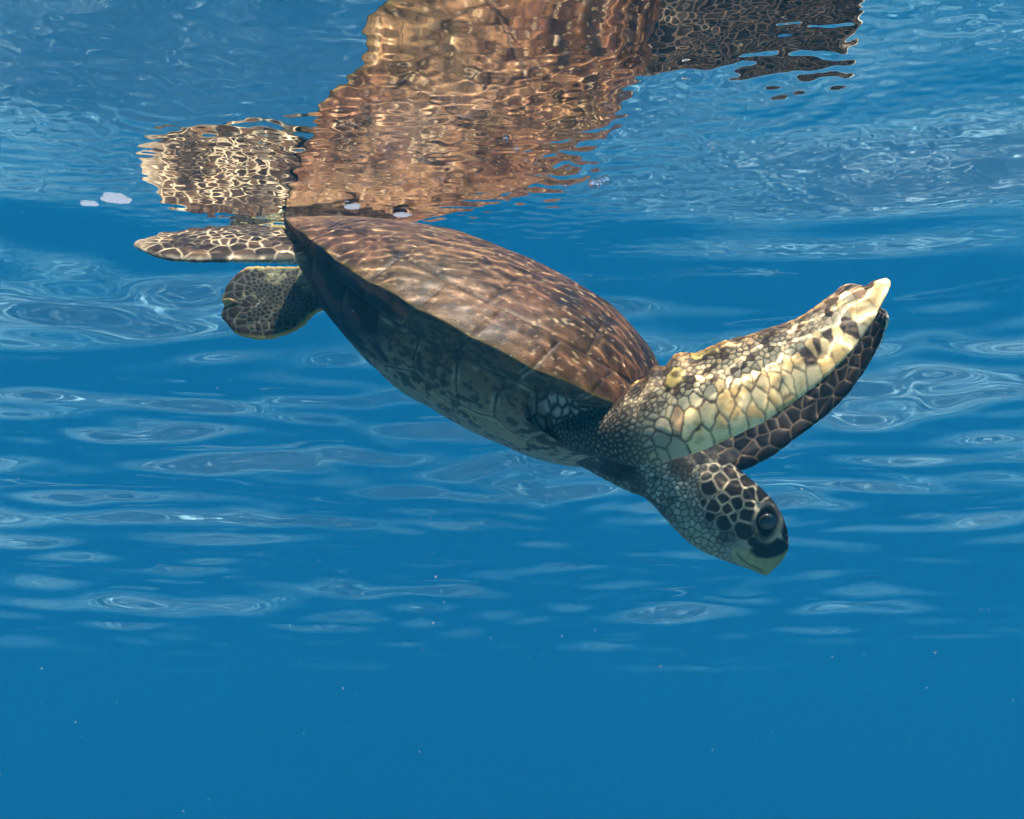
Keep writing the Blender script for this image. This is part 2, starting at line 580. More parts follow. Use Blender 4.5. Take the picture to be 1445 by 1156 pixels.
    for k in np.unique(fid):
        sel = Fc[(fid == k) & ~fh]
        if len(sel) < 8:
            continue
        u, inv = np.unique(sel.ravel(), return_inverse=True)
        name = names[k] if k < 1000 else ('marginal_scute' if k < 2000 else (un[k % 100]))
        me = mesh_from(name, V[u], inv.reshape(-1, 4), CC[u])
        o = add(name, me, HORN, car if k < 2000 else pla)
        o.cycles.is_caustics_receiver = True

build_shell()

# ------------------------------------------------------------------ the turtle's skin: one continuous body
class Piece:
    pass
PIECES = []

def add_piece(kind, P, A, B, closed, u=None, v=None, side=None):
    """P (n,m,3) world, A,B metric coordinates (n,m)"""
    p = Piece()
    p.kind, p.P, p.A, p.B, p.closed = kind, P, A, B, closed
    p.u = np.zeros(A.shape) if u is None else u
    p.v = np.zeros(A.shape) if v is None else v
    p.side = np.zeros(A.shape) if side is None else side
    PIECES.append(p)
    return p

def paddle(kind, rows, thick, camber, n=150, m=34, tip=None):
    """rows: (trailing px, py, Y, leading px, py, Y); the face looking at the camera is side +1"""
    tr = np.array([at(*r[:3]) for r in rows])
    le = np.array([at(*r[3:]) for r in rows])
    midp = (tr + le) / 2
    k = np.r_[0, np.cumsum(np.linalg.norm(np.diff(midp, axis=0), axis=1))]
    x = np.linspace(0, k[-1], n)
    tr_, le_ = spline_at(tr, k, x), spline_at(le, k, x)
    length = k[-1]
    u = x / length
    ch = le_ - tr_
    sp_ = np.gradient((tr_ + le_) / 2, axis=0)
    N = np.cross(sp_, ch)
    N /= np.linalg.norm(N, axis=1, keepdims=True) + 1e-12
    N *= np.where((N * ((tr_ + le_) / 2 - CAM)).sum(1) > 0, -1, 1)[:, None]
    vv = (1 - np.cos(np.linspace(0, math.pi, m))) / 2
    th = np.array([thick(a) for a in u])[:, None] * (vv ** .75 * (1 - vv) ** .42 * 1.75)[None] + .0022 * np.sin(np.pi * vv)[None] ** .3
    taper = np.sqrt(np.clip((1 - u) / .03, 0.02, 1))[:, None]
    th = th * taper
    cb = camber(u)[:, None] * (4 * vv * (1 - vv))[None]
    base = tr_[:, None] + ch[:, None] * vv[None, :, None]
    if tip is not None:                       # lobes and notches of the free end
        sd = sp_ / np.linalg.norm(sp_, axis=1, keepdims=True)
        base = base + sd[:, None] * (tip(vv)[None] * sstep(.55, 1, u)[:, None])[..., None]
    up = base + N[:, None] * (cb + th / 2)[..., None]
    dn = base + N[:, None] * (cb - th / 2)[..., None]
    P = np.concatenate([up, dn[:, ::-1][:, 1:-1]], 1)
    V_ = np.r_[vv, vv[::-1][1:-1]][None] + 0 * P[..., 0]
    U_ = u[:, None] + 0 * P[..., 0]
    side = np.r_[np.ones(m), -np.ones(m - 2)][None] + 0 * P[..., 0]
    cl = np.linalg.norm(ch, axis=1)[:, None]
    p = add_piece(kind, P, U_ * length, (V_ - .5) * cl, True, U_, V_, side)
    p.length = length
    g = proj(base)
    def uv(px, py):                           # pixel -> metric coordinates on the middle surface
        d = ((g - np.array([px, py])) ** 2).sum(-1)
        i, j = np.unravel_index(d.argmin(), d.shape)
        return u[i] * length, (vv[j] - .5) * cl[i, 0]
    p.uv = uv
    p.umax, p.bmax = length, cl.max() / 2
    return p

# near fore flipper: held out to the right, its pale underside towards the camera
near_rows = [
    (800, 585, 1.47, 792, 632, 1.43), (835, 580, 1.41, 822, 642, 1.36), (868, 566, 1.36, 858, 648, 1.30),
    (886, 552, 1.33, 882, 656, 1.265), (896, 538, 1.325, 898, 657, 1.258), (912, 532, 1.32, 914, 656, 1.252), (922, 516, 1.318, 932, 653, 1.247), (938, 516, 1.315, 948, 649, 1.242), (950, 501, 1.31, 970, 643, 1.238),
    (964, 497, 1.31, 998, 633, 1.236), (981, 497, 1.308, 1022, 622, 1.234), (1003, 488, 1.306, 1050, 609, 1.232), (1030, 478, 1.304, 1080, 594, 1.23),
    (1056, 473, 1.302, 1108, 576, 1.228), (1080, 464, 1.30, 1130, 560, 1.226), (1098, 459, 1.296, 1152, 543, 1.224), (1118, 452, 1.292, 1172, 525, 1.222),
    (1140, 440, 1.288, 1190, 508, 1.22), (1162, 424, 1.282, 1208, 488, 1.217), (1178, 412, 1.276, 1222, 468, 1.214), (1192, 402, 1.27, 1233, 452, 1.212),
    (1206, 402, 1.262, 1241, 436, 1.21), (1217, 408, 1.254, 1247, 423, 1.208), (1228, 402, 1.245, 1253, 411, 1.206), (1244, 396, 1.235, 1257, 402, 1.205), (1252, 394.5, 1.225, 1257, 396, 1.207)]
tw_t = curve([0, .10, .28, .5, .8, 1], [1.44, 1.335, 1.305, 1.315, 1.345, 1.305])     # depth of the trailing and the leading edge:
tw_l = curve([0, .10, .28, .5, .8, 1], [1.44, 1.335, 1.295, 1.262, 1.275, 1.29])       # the blade twists towards the light
near_rows = [(r[0], r[1], float(tw_t(i / (len(near_rows) - 1))), r[3], r[4], float(tw_l(i / (len(near_rows) - 1)))) for i, r in enumerate(near_rows)]
nf = paddle('near_fore', near_rows, lambda u: np.interp(u, [0, .12, .25, .4, .7, 1], [.06, .052, .038, .028, .018, .01]),
            curve([0, .2, .5, .8, 1], [.012, .014, .016, .012, .004]))
# far fore flipper: its dark upper side towards the camera, behind the near one
far_rows = [
    (880, 560, 1.60, 880, 640, 1.56), (925, 565, 1.67, 935, 652, 1.63), (965, 565, 1.72, 985, 662, 1.68), (1000, 560, 1.75, 1040, 664, 1.71),
    (1040, 545, 1.77, 1085, 645, 1.73), (1080, 525, 1.785, 1130, 612, 1.745), (1120, 500, 1.795, 1160, 590, 1.755), (1150, 480, 1.80, 1190, 562, 1.76), (1180, 458, 1.80, 1215, 530, 1.765),
    (1203, 442, 1.80, 1232, 502, 1.765), (1222, 432, 1.80, 1243, 478, 1.765), (1236, 430, 1.795, 1249, 458, 1.77), (1246, 436, 1.79, 1250, 446, 1.775)]
far_rows = [(r[0], r[1], 1.62 - .17 * i / 12 + .02, r[3], r[4], 1.62 - .17 * i / 12 - .02) for i, r in enumerate(far_rows)]
ff = paddle('far_fore', far_rows, lambda u: np.interp(u, [0, .12, .3, .6, 1], [.06, .055, .035, .02, .01]), curve([0, .3, 1], [-.01, -.014, -.004]))
# near hind flipper: stretched back, lit from above
nh_rows = [
    (455, 330, 1.56, 470, 372, 1.46), (425, 330, 1.555, 430, 370, 1.45), (400, 325, 1.55, 398, 369, 1.445), (370, 322, 1.55, 368, 369, 1.44), (340, 322, 1.55, 335, 369, 1.44),
    (310, 323, 1.55, 300, 369, 1.44), (283, 325, 1.55, 270, 369, 1.44), (258, 327, 1.545, 243, 367, 1.44), (236, 330, 1.54, 220, 362, 1.445), (222, 334, 1.53, 205, 356, 1.455), (208, 341, 1.51, 194, 351, 1.465), (192, 345, 1.495, 188, 348, 1.475)]
nh = paddle('near_hind', nh_rows, lambda u: np.interp(u, [0, .3, 1], [.04, .020, .009]), curve([0, .5, 1], [.002, .008, .003]))
# far hind flipper: hanging down, a broad notched paddle
fh_rows = [
    (500, 375, 1.62, 500, 445, 1.62), (465, 376, 1.64, 472, 441, 1.63), (440, 376, 1.66, 447, 441, 1.645), (415, 376, 1.675, 425, 462, 1.65), (392, 376, 1.685, 402, 473, 1.655), (370, 376, 1.69, 378, 479, 1.66),
    (352, 376, 1.695, 355, 478, 1.665), (341, 380, 1.695, 338, 474, 1.67), (331, 388, 1.695, 326, 466, 1.675), (323, 399, 1.695, 320, 456, 1.68), (320, 410, 1.695, 319, 448, 1.685), (320, 420, 1.695, 321, 440, 1.69)]
fh = paddle('far_hind', fh_rows, lambda u: np.interp(u, [0, .3, 1], [.03, .016, .009]), curve([0, .5, 1], [.0, .003, .001]), tip=curve([0, .2, .42, .56, .68, .85, 1], [-.004, .005, .007, -.020, .005, .007, -.002]))

# head and neck: sections across the turtle's middle plane
HC = at(1040, 720, 1.475)
def hp(px, py):
    return on_plane(px, py, HC, LAT)
EA = hp(1110, 788) - hp(985, 655)
EA /= np.linalg.norm(EA)
EB = np.cross(LAT, EA)
def ab(P):
    d = np.asarray(P) - HC
    return d @ EA, d @ EB
head_rows = [  # crown px,py, throat px,py, half width, squareness
    (800, 520, 790, 640, .085, 2.0), (850, 555, 838, 668, .080, 2.0), (895, 575, 880, 690, .072, 2.0), (935, 595, 915, 706, .064, 2.1), (962, 612, 934, 726, .058, 2.1),
    (985, 628, 952, 746, .055, 2.2), (1004, 639, 970, 764, .056, 2.3), (1024, 650, 990, 777, .0585, 2.4), (1042, 662, 1010, 786, .059, 2.5), (1060, 677, 1028, 793, .057, 2.5),
    (1077, 692, 1044, 799, .053, 2.5), (1092, 708, 1057, 803, .047, 2.4), (1103, 726, 1067, 807, .038, 2.3), (1110, 744, 1075, 811, .028, 2.2), (1113, 758, 1080, 812, .021, 2.1),
    (1113, 770, 1084, 811, .0155, 2.0), (1110, 782, 1090, 806, .010, 2.0), (1106, 789, 1096, 800, .005, 2.0)]
def build_head():
    up = np.array([hp(r[0], r[1]) for r in head_rows])
    lo = np.array([hp(r[2], r[3]) for r in head_rows])
    w = np.array([[r[4], r[5], 0] for r in head_rows])
    k = np.r_[0, np.cumsum(np.linalg.norm(np.diff((up + lo) / 2, axis=0), axis=1))]
    x = np.linspace(0, k[-1], 150)
    up, lo, w = spline_at(up, k, x), spline_at(lo, k, x), spline_at(w, k, x)
    ph = np.linspace(0, 2 * math.pi, 97)[:-1]
    c, s = np.cos(ph)[None], np.sin(ph)[None]
    e = 2 / w[:, 1:2]
    cc, ss = np.sign(c) * np.abs(c) ** e, np.sign(s) * np.abs(s) ** e
    ctr, half = (up + lo) / 2, (up - lo) / 2
    wid = w[:, 0:1] * (1 - .18 * sstep(.2, 1, c) - .22 * sstep(-.3, -1, c))
    P = ctr[:, None] + half[:, None] * cc[..., None] + LAT * (wid * ss)[..., None]
    A, B = ab(P)
    return add_piece('head', P, A, B, True, (x / x[-1])[:, None] + 0 * A, ph[None] + 0 * A)
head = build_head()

def build_core():
    tt = np.linspace(.03, .97, 120)
    ss = np.linspace(-2, 2, 161)[:-1]
    T, S = np.meshgrid(tt, ss, indexing='ij')
    P = shell(T, S, SL * .965, SW * .925, SH * .84, SB * .80)
    sink = sstep(.70, .84, T) * np.exp(-((np.abs(S) - 1.42) / .3) ** 2)      # hollow in front of the bridge
    P[..., 1] *= 1 - .13 * sink
    P[..., 2] += .004 - .012 * sink
    return add_piece('core', to_world(P), P[..., 0], S * .20, True, T, S)
core = build_core()

def build_body():
    # 1. all pieces into one triangle soup, fused by voxels
    Vs, Fs, U, off = [], [], [], 0
    att = {k: [] for k in 'ABuvs'}
    pid = []
    for i, p in enumerate(PIECES):
        n, m = p.A.shape
        idx = np.arange(n * m).reshape(n, m)
        nxt = np.roll(idx, -1, 1)
        q = np.stack([idx[:-1], nxt[:-1], nxt[1:], idx[1:]], -1).reshape(-1, 4)
        tri = np.concatenate([q[:, [0, 1, 2]], q[:, [0, 2, 3]]])
        V = p.P.reshape(-1, 3)
        caps = []
        for row in (0, n - 1):
            V = np.vstack([V, p.P[row].mean(0)])
            cidx = len(V) - 1
            caps.append(np.stack([np.full(m, cidx), idx[row], np.roll(idx[row], -1)], -1) if row else np.stack([np.full(m, cidx), np.roll(idx[row], -1), idx[row]], -1))
        tri = np.concatenate([tri] + caps)
        # outward orientation by signed volume
        a, b, c = V[tri[:, 0]], V[tri[:, 1]], V[tri[:, 2]]
        ctr = V.mean(0)
        if ((a - ctr) * np.cross(b - ctr, c - ctr)).sum() < 0:
            tri = tri[:, ::-1]
        for key, arr in (('A', p.A), ('B', p.B), ('u', p.u), ('v', p.v), ('s', p.side)):
            z = arr.reshape(-1)
            att[key].append(np.r_[z, arr[0].mean(), arr[-1].mean()])
        Vs.append(V); Fs.append(tri + off); pid.append(np.full(len(tri), i)); off += len(V)
    V, Fc, pid = np.vstack(Vs), np.vstack(Fs), np.concatenate(pid)
    att = {k: np.concatenate(v) for k, v in att.items()}
    me = mesh_from('soup', V - T0, Fc)
    tmp = add('soup', me)
    md = tmp.modifiers.new('fuse', 'REMESH')
    md.mode = 'VOXEL'
    md.voxel_size = 0.0017
    sm = tmp.modifiers.new('soft', 'SMOOTH')
    sm.factor, sm.iterations = .5, 5
    dg = bpy.context.evaluated_depsgraph_get()
    body = bpy.data.meshes.new_from_object(tmp.evaluated_get(dg))
    bpy.data.objects.remove(tmp)
    bvh = BVHTree.FromPolygons([tuple(v) for v in V], [tuple(f) for f in Fc.tolist()], all_triangles=True)
    nv = len(body.vertices)
    co = np.zeros(nv * 3, np.float32); body.vertices.foreach_get('co', co)
    X = co.reshape(-1, 3).astype(float) + T0
    fi = np.zeros(nv, int); Q = np.zeros((nv, 3))
    fn = bvh.find_nearest
    for i in range(nv):
        loc, nor, k, d = fn(X[i])
        fi[i] = k; Q[i] = loc
    tri = Fc[fi]
    a, b, c = V[tri[:, 0]], V[tri[:, 1]], V[tri[:, 2]]
    e0, e1, e2 = b - a, c - a, Q - a
    d00, d01, d11, d20, d21 = (e0*e0).sum(1), (e0*e1).sum(1), (e1*e1).sum(1), (e2*e0).sum(1), (e2*e1).sum(1)
    den = d00 * d11 - d01 * d01 + 1e-18
    w1, w2 = np.clip((d11 * d20 - d01 * d21) / den, 0, 1), np.clip((d00 * d21 - d01 * d20) / den, 0, 1)
    w0 = 1 - w1 - w2
    g = {k: att[k][tri[:, 0]] * w0 + att[k][tri[:, 1]] * w1 + att[k][tri[:, 2]] * w2 for k in 'ABuv'}
    g['s'] = att['s'][tri[:, 0]]
    pv = pid[fi]
    nrm = np.zeros(nv * 3, np.float32); body.vertices.foreach_get('normal', nrm)
    N = nrm.reshape(-1, 3).astype(float)
    disp = np.zeros(nv)
    col = np.tile(np.array([.1, .1, .08]), (nv, 1))
    for i, p in enumerate(PIECES):
        k = pv == i
        if not k.any():
            continue
        loc = {key: g[key][k] for key in g}
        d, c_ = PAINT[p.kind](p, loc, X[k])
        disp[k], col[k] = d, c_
    X2 = X + N * disp[:, None] - T0
    body.vertices.foreach_set('co', X2.astype(np.float32).ravel())
    body.update()
    set_col(body, col)
    body.shade_smooth()
    body.name = 'body'
    o = add('body', body, SKIN, turtle)
    o['label'] = 'scaly skin of the head, neck and four flippers'
    o.cycles.is_caustics_receiver = True
    print('body verts', nv)

def scales(Q, seeds, W, line, h):
    """relief and line mask of scales"""
    idx, e, d1 = voronoi(Q, seeds, W)
    return idx, e, sstep(line * 1.6, line * .5, e), h * (1 - np.exp(-np.maximum(e, 0) / (line * 1.8)))

# --- near fore flipper, scales traced from the photograph (pixels), C cream, K dark, G greyed for shade, R rusty, S small
Z3 = lambda x, y: (820 + x / 3.141, 380 + y / 3.141)
NEAR_SCALES = {
 'G': [(130, 800), (198, 818), (268, 832), (320, 818), (360, 770)],
 'C': [(500, 700), (572, 682), (645, 630), (720, 612), (785, 607), (858, 605), (905, 570), (960, 515), (1030, 505), (1092, 440), (1150, 395), (1200, 345), (1205, 205), (1265, 215), (1330, 120), (1345, 70),
       (540, 770), (620, 735), (700, 705), (780, 670), (860, 650), (930, 610),
       (615, 560), (690, 560), (738, 540), (790, 545), (855, 535), (910, 530), (960, 455), (520, 525), (580, 525), (622, 500), (670, 400), (615, 440), (575, 475), (530, 490), (780, 470), (830, 440), (890, 400),
       (950, 370), (760, 515), (722, 440), (800, 335), (750, 360), (1160, 190), (1150, 340), (1010, 380), (1040, 340), (1000, 300), (940, 265), (690, 460), (850, 490), (910, 470), (1080, 380)],
 'K': [(450, 375), (560, 348), (622, 322), (700, 322), (745, 305), (820, 288), (885, 278), (1050, 210), (1100, 160), (1190, 92), (1290, 108), (1110, 250), (1095, 335), (720, 490), (1000, 425), (1050, 380), (1190, 290)],
 'R': [(1000, 240), (435, 680), (1240, 130)],
}
def paint_near(p, g, X):
    rng = np.random.default_rng(5)
    S, kind, W = [], [], []
    for kd, L_ in NEAR_SCALES.items():
        for z in L_:
            S.append(p.uv(*Z3(*z))); kind.append(kd); W.append(0)
    for z, w in (((427, 508), .013), ((597, 387), .004), ((520, 408), .005)):
        S.append(p.uv(*Z3(*z))); kind.append('B'); W.append(w)
    n0 = len(S)
    def rf(c):
        u = c[:, 0] / p.length
        b = np.abs(c[:, 1]) / p.bmax
        return np.where(u < .36, .0047, .0062) + .022 * sstep(.05, .3, c[:, 1] / p.bmax) * sstep(.3, .42, u) + .008 * sstep(-.6, -.9, c[:, 1] / p.bmax) * sstep(.3, .5, u) + .008 * sstep(.75, .95, u)
    A = poisson(np.array([0, -p.bmax]), (p.length, p.bmax), rf, S, rng, 7000)
    wrap = lambda q: np.stack([q[:, 0], q[:, 1] - .45 * np.maximum(q[:, 1] - .008, 0) * sstep(.3, .42, q[:, 0] / p.length)], -1)
    A = wrap(A)
    S = A
    kind = np.array(kind + ['F'] * (len(A) - n0))
    W = np.r_[np.array(W), np.zeros(len(A) - n0)]
    st = np.where(g['u'] < .34, 1.0, 1.0)
    Q = wrap(np.stack([g['A'], g['B'] * st], -1)) + .0022 * (np.stack([noise(X * 160, 3), noise(X * 160, 4)], -1) - .5)
    idx, e, line, rel = scales(Q, S, W, .00105, .0008)
    rnd = rng.random(len(S))[idx]
    cream, dark, grey, rust = np.array([.86, .62, .30]), np.array([.045, .026, .014]), np.array([.28, .23, .14]), np.array([.38, .20, .10])
    base = np.tile(cream, (len(X), 1))
    kk = kind[idx]
    n1 = fbm(X * 70, 12, 3)
    base = mix(base, cream * np.array([.70, .60, .46]), sstep(.35, .7, n1 + .25 * (rnd - .5)))
    root = sstep(.40, .24, g['u'])
    fillc = mix(np.array([.62, .46, .25]), np.array([.11, .06, .028]), sstep(.5, .95, rnd))
    fillc = np.where((g['v'] > .5)[:, None], mix(np.array([.60, .46, .26]), np.array([.42, .34, .2]), rnd), fillc)
    base = np.where((kk == 'F')[:, None], mix(fillc, np.array([.16, .14, .095]), root), base)  # small scales darkened towards the shoulder, painting in its shade
    base = np.where((kk == 'G')[:, None], grey * (0.8 + .4 * n1[:, None]), base)
    base = np.where((kk == 'R')[:, None], mix(rust, cream, .4 * n1), base)
    base = np.where((kk == 'B')[:, None], mix(np.array([.42, .30, .09]), np.array([.10, .065, .02]), sstep(.40, .6, fbm(X * 90, 18, 2))), base)
    base = np.where((kk == 'K')[:, None], mix(dark, np.array([.22, .14, .07]), .5 * sstep(.5, .75, fbm(X * 120, 22, 3))), base)
    base = mix(base, mix(np.array([.20, .11, .04]), np.array([.03, .018, .01]), sstep(.45, .6, fbm(X * 55, 66, 3))), .8 * sstep(.34, .12, g['v'] + .12 * (n1 - .5)) * sstep(.95, .8, g['u']) * (kk != 'B'))
    edge = sstep(.10, .02, g['v'])
    base = mix(base, np.array([.42, .22, .06]), edge * .85)
    lc = mix(np.array([.028, .016, .009]), np.array([.40, .30, .17]), sstep(.62, .8, g['v']) * sstep(.42, .5, g['u']) * .35)
    wide = sstep(.0026, .0010, e) * root
    col = mix(base, lc, np.maximum(line * (.95 - .35 * sstep(.6, .85, g['u'])) * (.55 + .6 * fbm(X * 60, 67, 2)), wide * .95))
    # upper side: dark scales with pale seams
    back = g['s'] < 0
    cb = mix(mix(np.array([.035, .025, .016]), np.array([.09, .06, .035]), rnd), np.array([.42, .34, .2]), line)
    col = np.where(back[:, None], cb, col)
    disp = rel * np.where(kk == 'B', 2.0, 1.0) - .0006 + .0012 * (fbm(X * 60, 33, 3) - .5)
    return disp, col

def paint_far(p, g, X):
    rng = np.random.default_rng(9)
    fixed = []
    for z in [(1350, 240), (1260, 390), (1170, 530), (1080, 605), (985, 715), (870, 750), (760, 800), (650, 830), (1110, 490), (1030, 545), (1010, 630), (930, 640), (850, 690), (760, 720), (600, 800), (700, 730)]:
        fixed.append(p.uv(*Z3(*z)))
    rf = lambda c: .014 + .010 * sstep(.3, .9, np.abs(c[:, 1]) / p.bmax)
    S = poisson(np.array([0, -p.bmax]), (p.length, p.bmax), rf, fixed, rng, 2500)
    Q = np.stack([g['A'], g['B']], -1) + .003 * (np.stack([noise(X * 90, 3), noise(X * 90, 4)], -1) - .5)
    idx, e, line, rel = scales(Q, S, None, .0013, .0016)
    rnd = rng.random(len(S))[idx]
    base = mix(np.array([.006, .0045, .0035]), np.array([.020, .013, .008]), rnd)  # dark scales, darkened further to stand for shade
    col = mix(base, np.array([.11, .08, .05]), line * .8)
    under = g['s'] < 0
    col = np.where(under[:, None], mix(np.array([.6, .5, .3]), np.array([.1, .07, .04]), line), col)
    return rel - .0006, col

def paint_nhind(p, g, X):
    rng = np.random.default_rng(19)
    rf = lambda c: .012 + .012 * sstep(.3, .9, np.abs(c[:, 1]) / p.bmax)
    S = poisson(np.array([0, -p.bmax]), (p.length, p.bmax), rf, [], rng, 2500)
    Q = np.stack([g['A'], g['B']], -1) + .004 * (np.stack([noise(X * 90, 3), noise(X * 90, 4)], -1) - .5)
    idx, e, line, rel = scales(Q, S, None, .0014, .002)
    rnd = rng.random(len(S))[idx]
    base = mix(np.array([.022, .012, .007]), np.array([.11, .06, .03]), rnd ** 2)
    col = mix(base, np.array([.55, .42, .25]), line * sstep(.3, .62, fbm(X * 45, 8, 3)))
    col = mix(col, np.array([.5, .38, .24]), sstep(.86, 1, g['u']) * .7)
    col = mix(col, np.array([.5, .42, .28]), sstep(.92, .99, g['v']) * .35)
    col = np.where((g['s'] < 0)[:, None], mix(np.array([.42, .4, .28]), np.array([.1, .08, .05]), line), col)
    col = mix(col, np.array([.02, .012, .008]), .8 * sstep(.5, .62, fbm(X * 28, 9, 3)) * sstep(.95, .8, g['u']))
    rag = sstep(.30, .02, g['v']) * .009 * (fbm(X * 75, 10, 3) - .5) * 2
    return rel * .6 - .0004 + rag, col

def paint_fhind(p, g, X):
    rng = np.random.default_rng(29)
    rf = lambda c: .0062 + .010 * sstep(.55, .9, np.abs(c[:, 1]) / p.bmax) + .01 * sstep(.75, .95, c[:, 0] / p.length)
    S = poisson(np.array([0, -p.bmax]), (p.length, p.bmax), rf, [], rng, 4000)
    Q = np.stack([g['A'], g['B']], -1)
    idx, e, line, rel = scales(Q, S, None, .0011, .0015)
    rnd = rng.random(len(S))[idx]
    blot = fbm(X * 32, 44, 3)
    base = mix(np.array([.16, .145, .08]), np.array([.02, .014, .009]), sstep(.42, .54, blot + .16 * (rnd - .5) + .14 * sstep(.3, .7, g['u'])))
    lobes = np.zeros(len(X))
    px = proj(X)
    for cx, cy, r in ((333, 415, 15), (343, 457, 15)):
        c0 = at(cx, cy, 1.69)
        lobes = np.maximum(lobes, sstep(r / 880 * 1.25, r / 880 * .8, np.linalg.norm((X - c0) * np.array([1, .2, 1]), axis=1)))
    base = mix(base, np.array([.02, .014, .01]), lobes)
    col = mix(base, np.array([.075, .08, .055]), line * .7)
    rim = np.maximum(sstep(.07, .01, g['v']), np.maximum(sstep(.95, .99, g['v']), sstep(.955, .99, g['u'])))
    col = mix(col, np.array([.42, .30, .09]), rim * .8)
    return rel - .0006, col

# --- head: scales traced from the photograph
Z4 = lambda x, y: (840 + x / 4.817, 600 + y / 4.817)
HEAD_SCALES = [(790, 435, 44), (865, 390, 46), (925, 335, 44), (815, 308, 22), (945, 443, 50), (1062, 478, 46), (1035, 390, 40), (878, 512, 26), (815, 560, 36), (910, 578, 26), (968, 540, 34), (1052, 546, 24),
               (795, 630, 20), (888, 672, 38), (942, 634, 24), (1040, 628, 44), (1018, 716, 50), (1120, 470, 44), (1190, 545, 40), (1245, 610, 30), (980, 300, 34), (870, 250, 24), (760, 540, 16), (770, 370, 22)]
def paint_head(p, g, X):
    rng = np.random.default_rng(39)
    a, b = ab(X)
    Q = np.stack([a, b], -1)
    pxm = 1.0 / 1015                          # metres per photograph pixel at the head
    S = np.array([ab(hp(*Z4(x, y))) for x, y, r in HEAD_SCALES])
    R = np.array([r for *_, r in HEAD_SCALES]) / 4.817 * pxm
    Q2 = Q + .0022 * (np.stack([noise(X * 110, 3), noise(X * 110, 4)], -1) - .5)
    idx, e, d1 = voronoi(Q2, S, R)
    inside = np.minimum(e - .0012, -d1 + .0028)
    plate = sstep(-.0008, .0008, inside)
    # granular skin of cheek, throat and neck
    lo, hi = Q.min(0), Q.max(0)
    gr = poisson(lo, hi, lambda c: .0042 + .003 * noise(np.c_[c * 30, 0 * c[:, 0]], 9), [], rng, 9000)
    gi, ge, gline, grel = scales(Q2, gr, None, .0008, .0009)
    grnd = rng.random(len(gr))[gi]
    eye = np.array(ab(hp(*Z4(1160, 660))))
    de = Q - eye
    snout = np.array(ab(hp(1098, 785)))
    # coordinates: how far forward along the head (0 neck .. 1 snout)
    a0, a1 = ab(hp(975, 690))[0], ab(hp(1108, 785))[0]
    f = (a - a0) / (a1 - a0)
    neckc = mix(np.array([.13, .135, .095]), np.array([.34, .36, .27]), grnd)
    neckc = mix(neckc, np.array([.05, .032, .02]), .75 * sstep(.45, .62, fbm(X * 38, 14, 3)))
    wr = fbm(np.stack([a * 120, b * 22, X @ LAT * 20], -1), 55, 3)
    crown_side = b * 0
    cr = np.array(ab(hp(1004, 639))); th = np.array(ab(hp(970, 764)))
    h = (b - th[1]) / (cr[1] - th[1])         # 0 throat .. 1 crown
    neckc = mix(neckc, np.array([.06, .036, .018]), .85 * sstep(.35, .8, h) * sstep(.25, -.1, f))
    gl = np.maximum(gline * .95, .6 * sstep(.56, .7, wr) * sstep(.1, -.1, f))
    col = mix(neckc, np.array([.03, .026, .018]), gl)
    throat = sstep(.42, .15, h) * sstep(-.1, .3, f)
    col = mix(col, mix(np.array([.34, .36, .23]), np.array([.06, .06, .045]), gline * .8), throat * .7)
    # face: pale seams round dark plates
    face = sstep(.0055, .0022, d1) * sstep(-.06, .0, f)
    face = np.maximum(face, sstep(.55, .7, f) * sstep(.2, .3, h))
    seam = mix(np.array([.44, .36, .22]), np.array([.20, .20, .16]), sstep(.66, .42, h))
    col = mix(col, seam, face)
    col = mix(col, mix(np.array([.016, .011, .008]), np.array([.05, .035, .02]), fbm(X * 90, 5, 3) ** 2), plate * sstep(-.08, 0, f))
    # snout plates and horny beak
    def blob(x, y, rx, ry, ang=0):
        c = np.array(ab(hp(*Z4(x, y))))
        ex = np.array(ab(hp(*Z4(x + 100, y)))) - c
        ey = np.array(ab(hp(*Z4(x, y + 100)))) - c
        M = np.linalg.inv(np.stack([ex, ey], 1) / 100)
        v = (Q - c) @ M.T
        ca, sa = math.cos(math.radians(ang)), math.sin(math.radians(ang))
        vx, vy = v[:, 0] * ca + v[:, 1] * sa, -v[:, 0] * sa + v[:, 1] * ca
        return np.sqrt((vx / rx) ** 2 + (vy / ry) ** 2)
    beak = blob(1180, 935, 150, 95, -28)
    col = mix(col, np.array([.25, .25, .11]), sstep(1.15, .85, beak))
    jaw = blob(1010, 900, 90, 60, 30)
    col = mix(col, np.array([.30, .30, .14]), .9 * sstep(1.1, .8, jaw))
    wq = .35 * (fbm(X * 70, 6, 3) - .5)
    col = mix(col, np.array([.012, .010, .008]), sstep(1.15, .85, np.minimum(blob(1190, 835, 130, 66, -10), blob(1105, 805, 70, 40, 20)) + wq))
    col = mix(col, np.array([.014, .012, .010]), sstep(1.1, .9, blob(1285, 700, 30, 95, -8)))
    crown_dark = sstep(.88, .96, h) * sstep(.2, .5, f)
    lid = blob(1165, 665, 82, 112, 12)
    ring = np.exp(-((lid - 1.0) / .22) ** 2)
    col = mix(col, np.array([.09, .075, .05]), sstep(1.35, 1.15, lid))
    fwd = np.array(ab(hp(*Z4(1262, 720)))) - eye
    fv = ((Q - eye) @ fwd) / (fwd @ fwd)
    crest = sstep(.35, .95, fv) * np.exp(-((lid - 1.05) / .2) ** 2)
    col = mix(col, np.array([.52, .45, .26]), .95 * crest)
    back = sstep(-.3, -.9, fv) * np.exp(-((lid - 1.1) / .12) ** 2)
    col = mix(col, np.array([.36, .31, .2]), .8 * back)
    col = mix(col, np.array([.02, .016, .012]), sstep(.92, .78, lid))
    col = mix(col, np.array([.016, .010, .007]), .9 * sstep(1.2, .6, blob(190, 300, 170, 95, 25)))  # dark skin fold, with the shade of the gap behind the neck painted in
    col = col * (.75 + .5 * fbm(X * 140, 68, 3))[:, None]
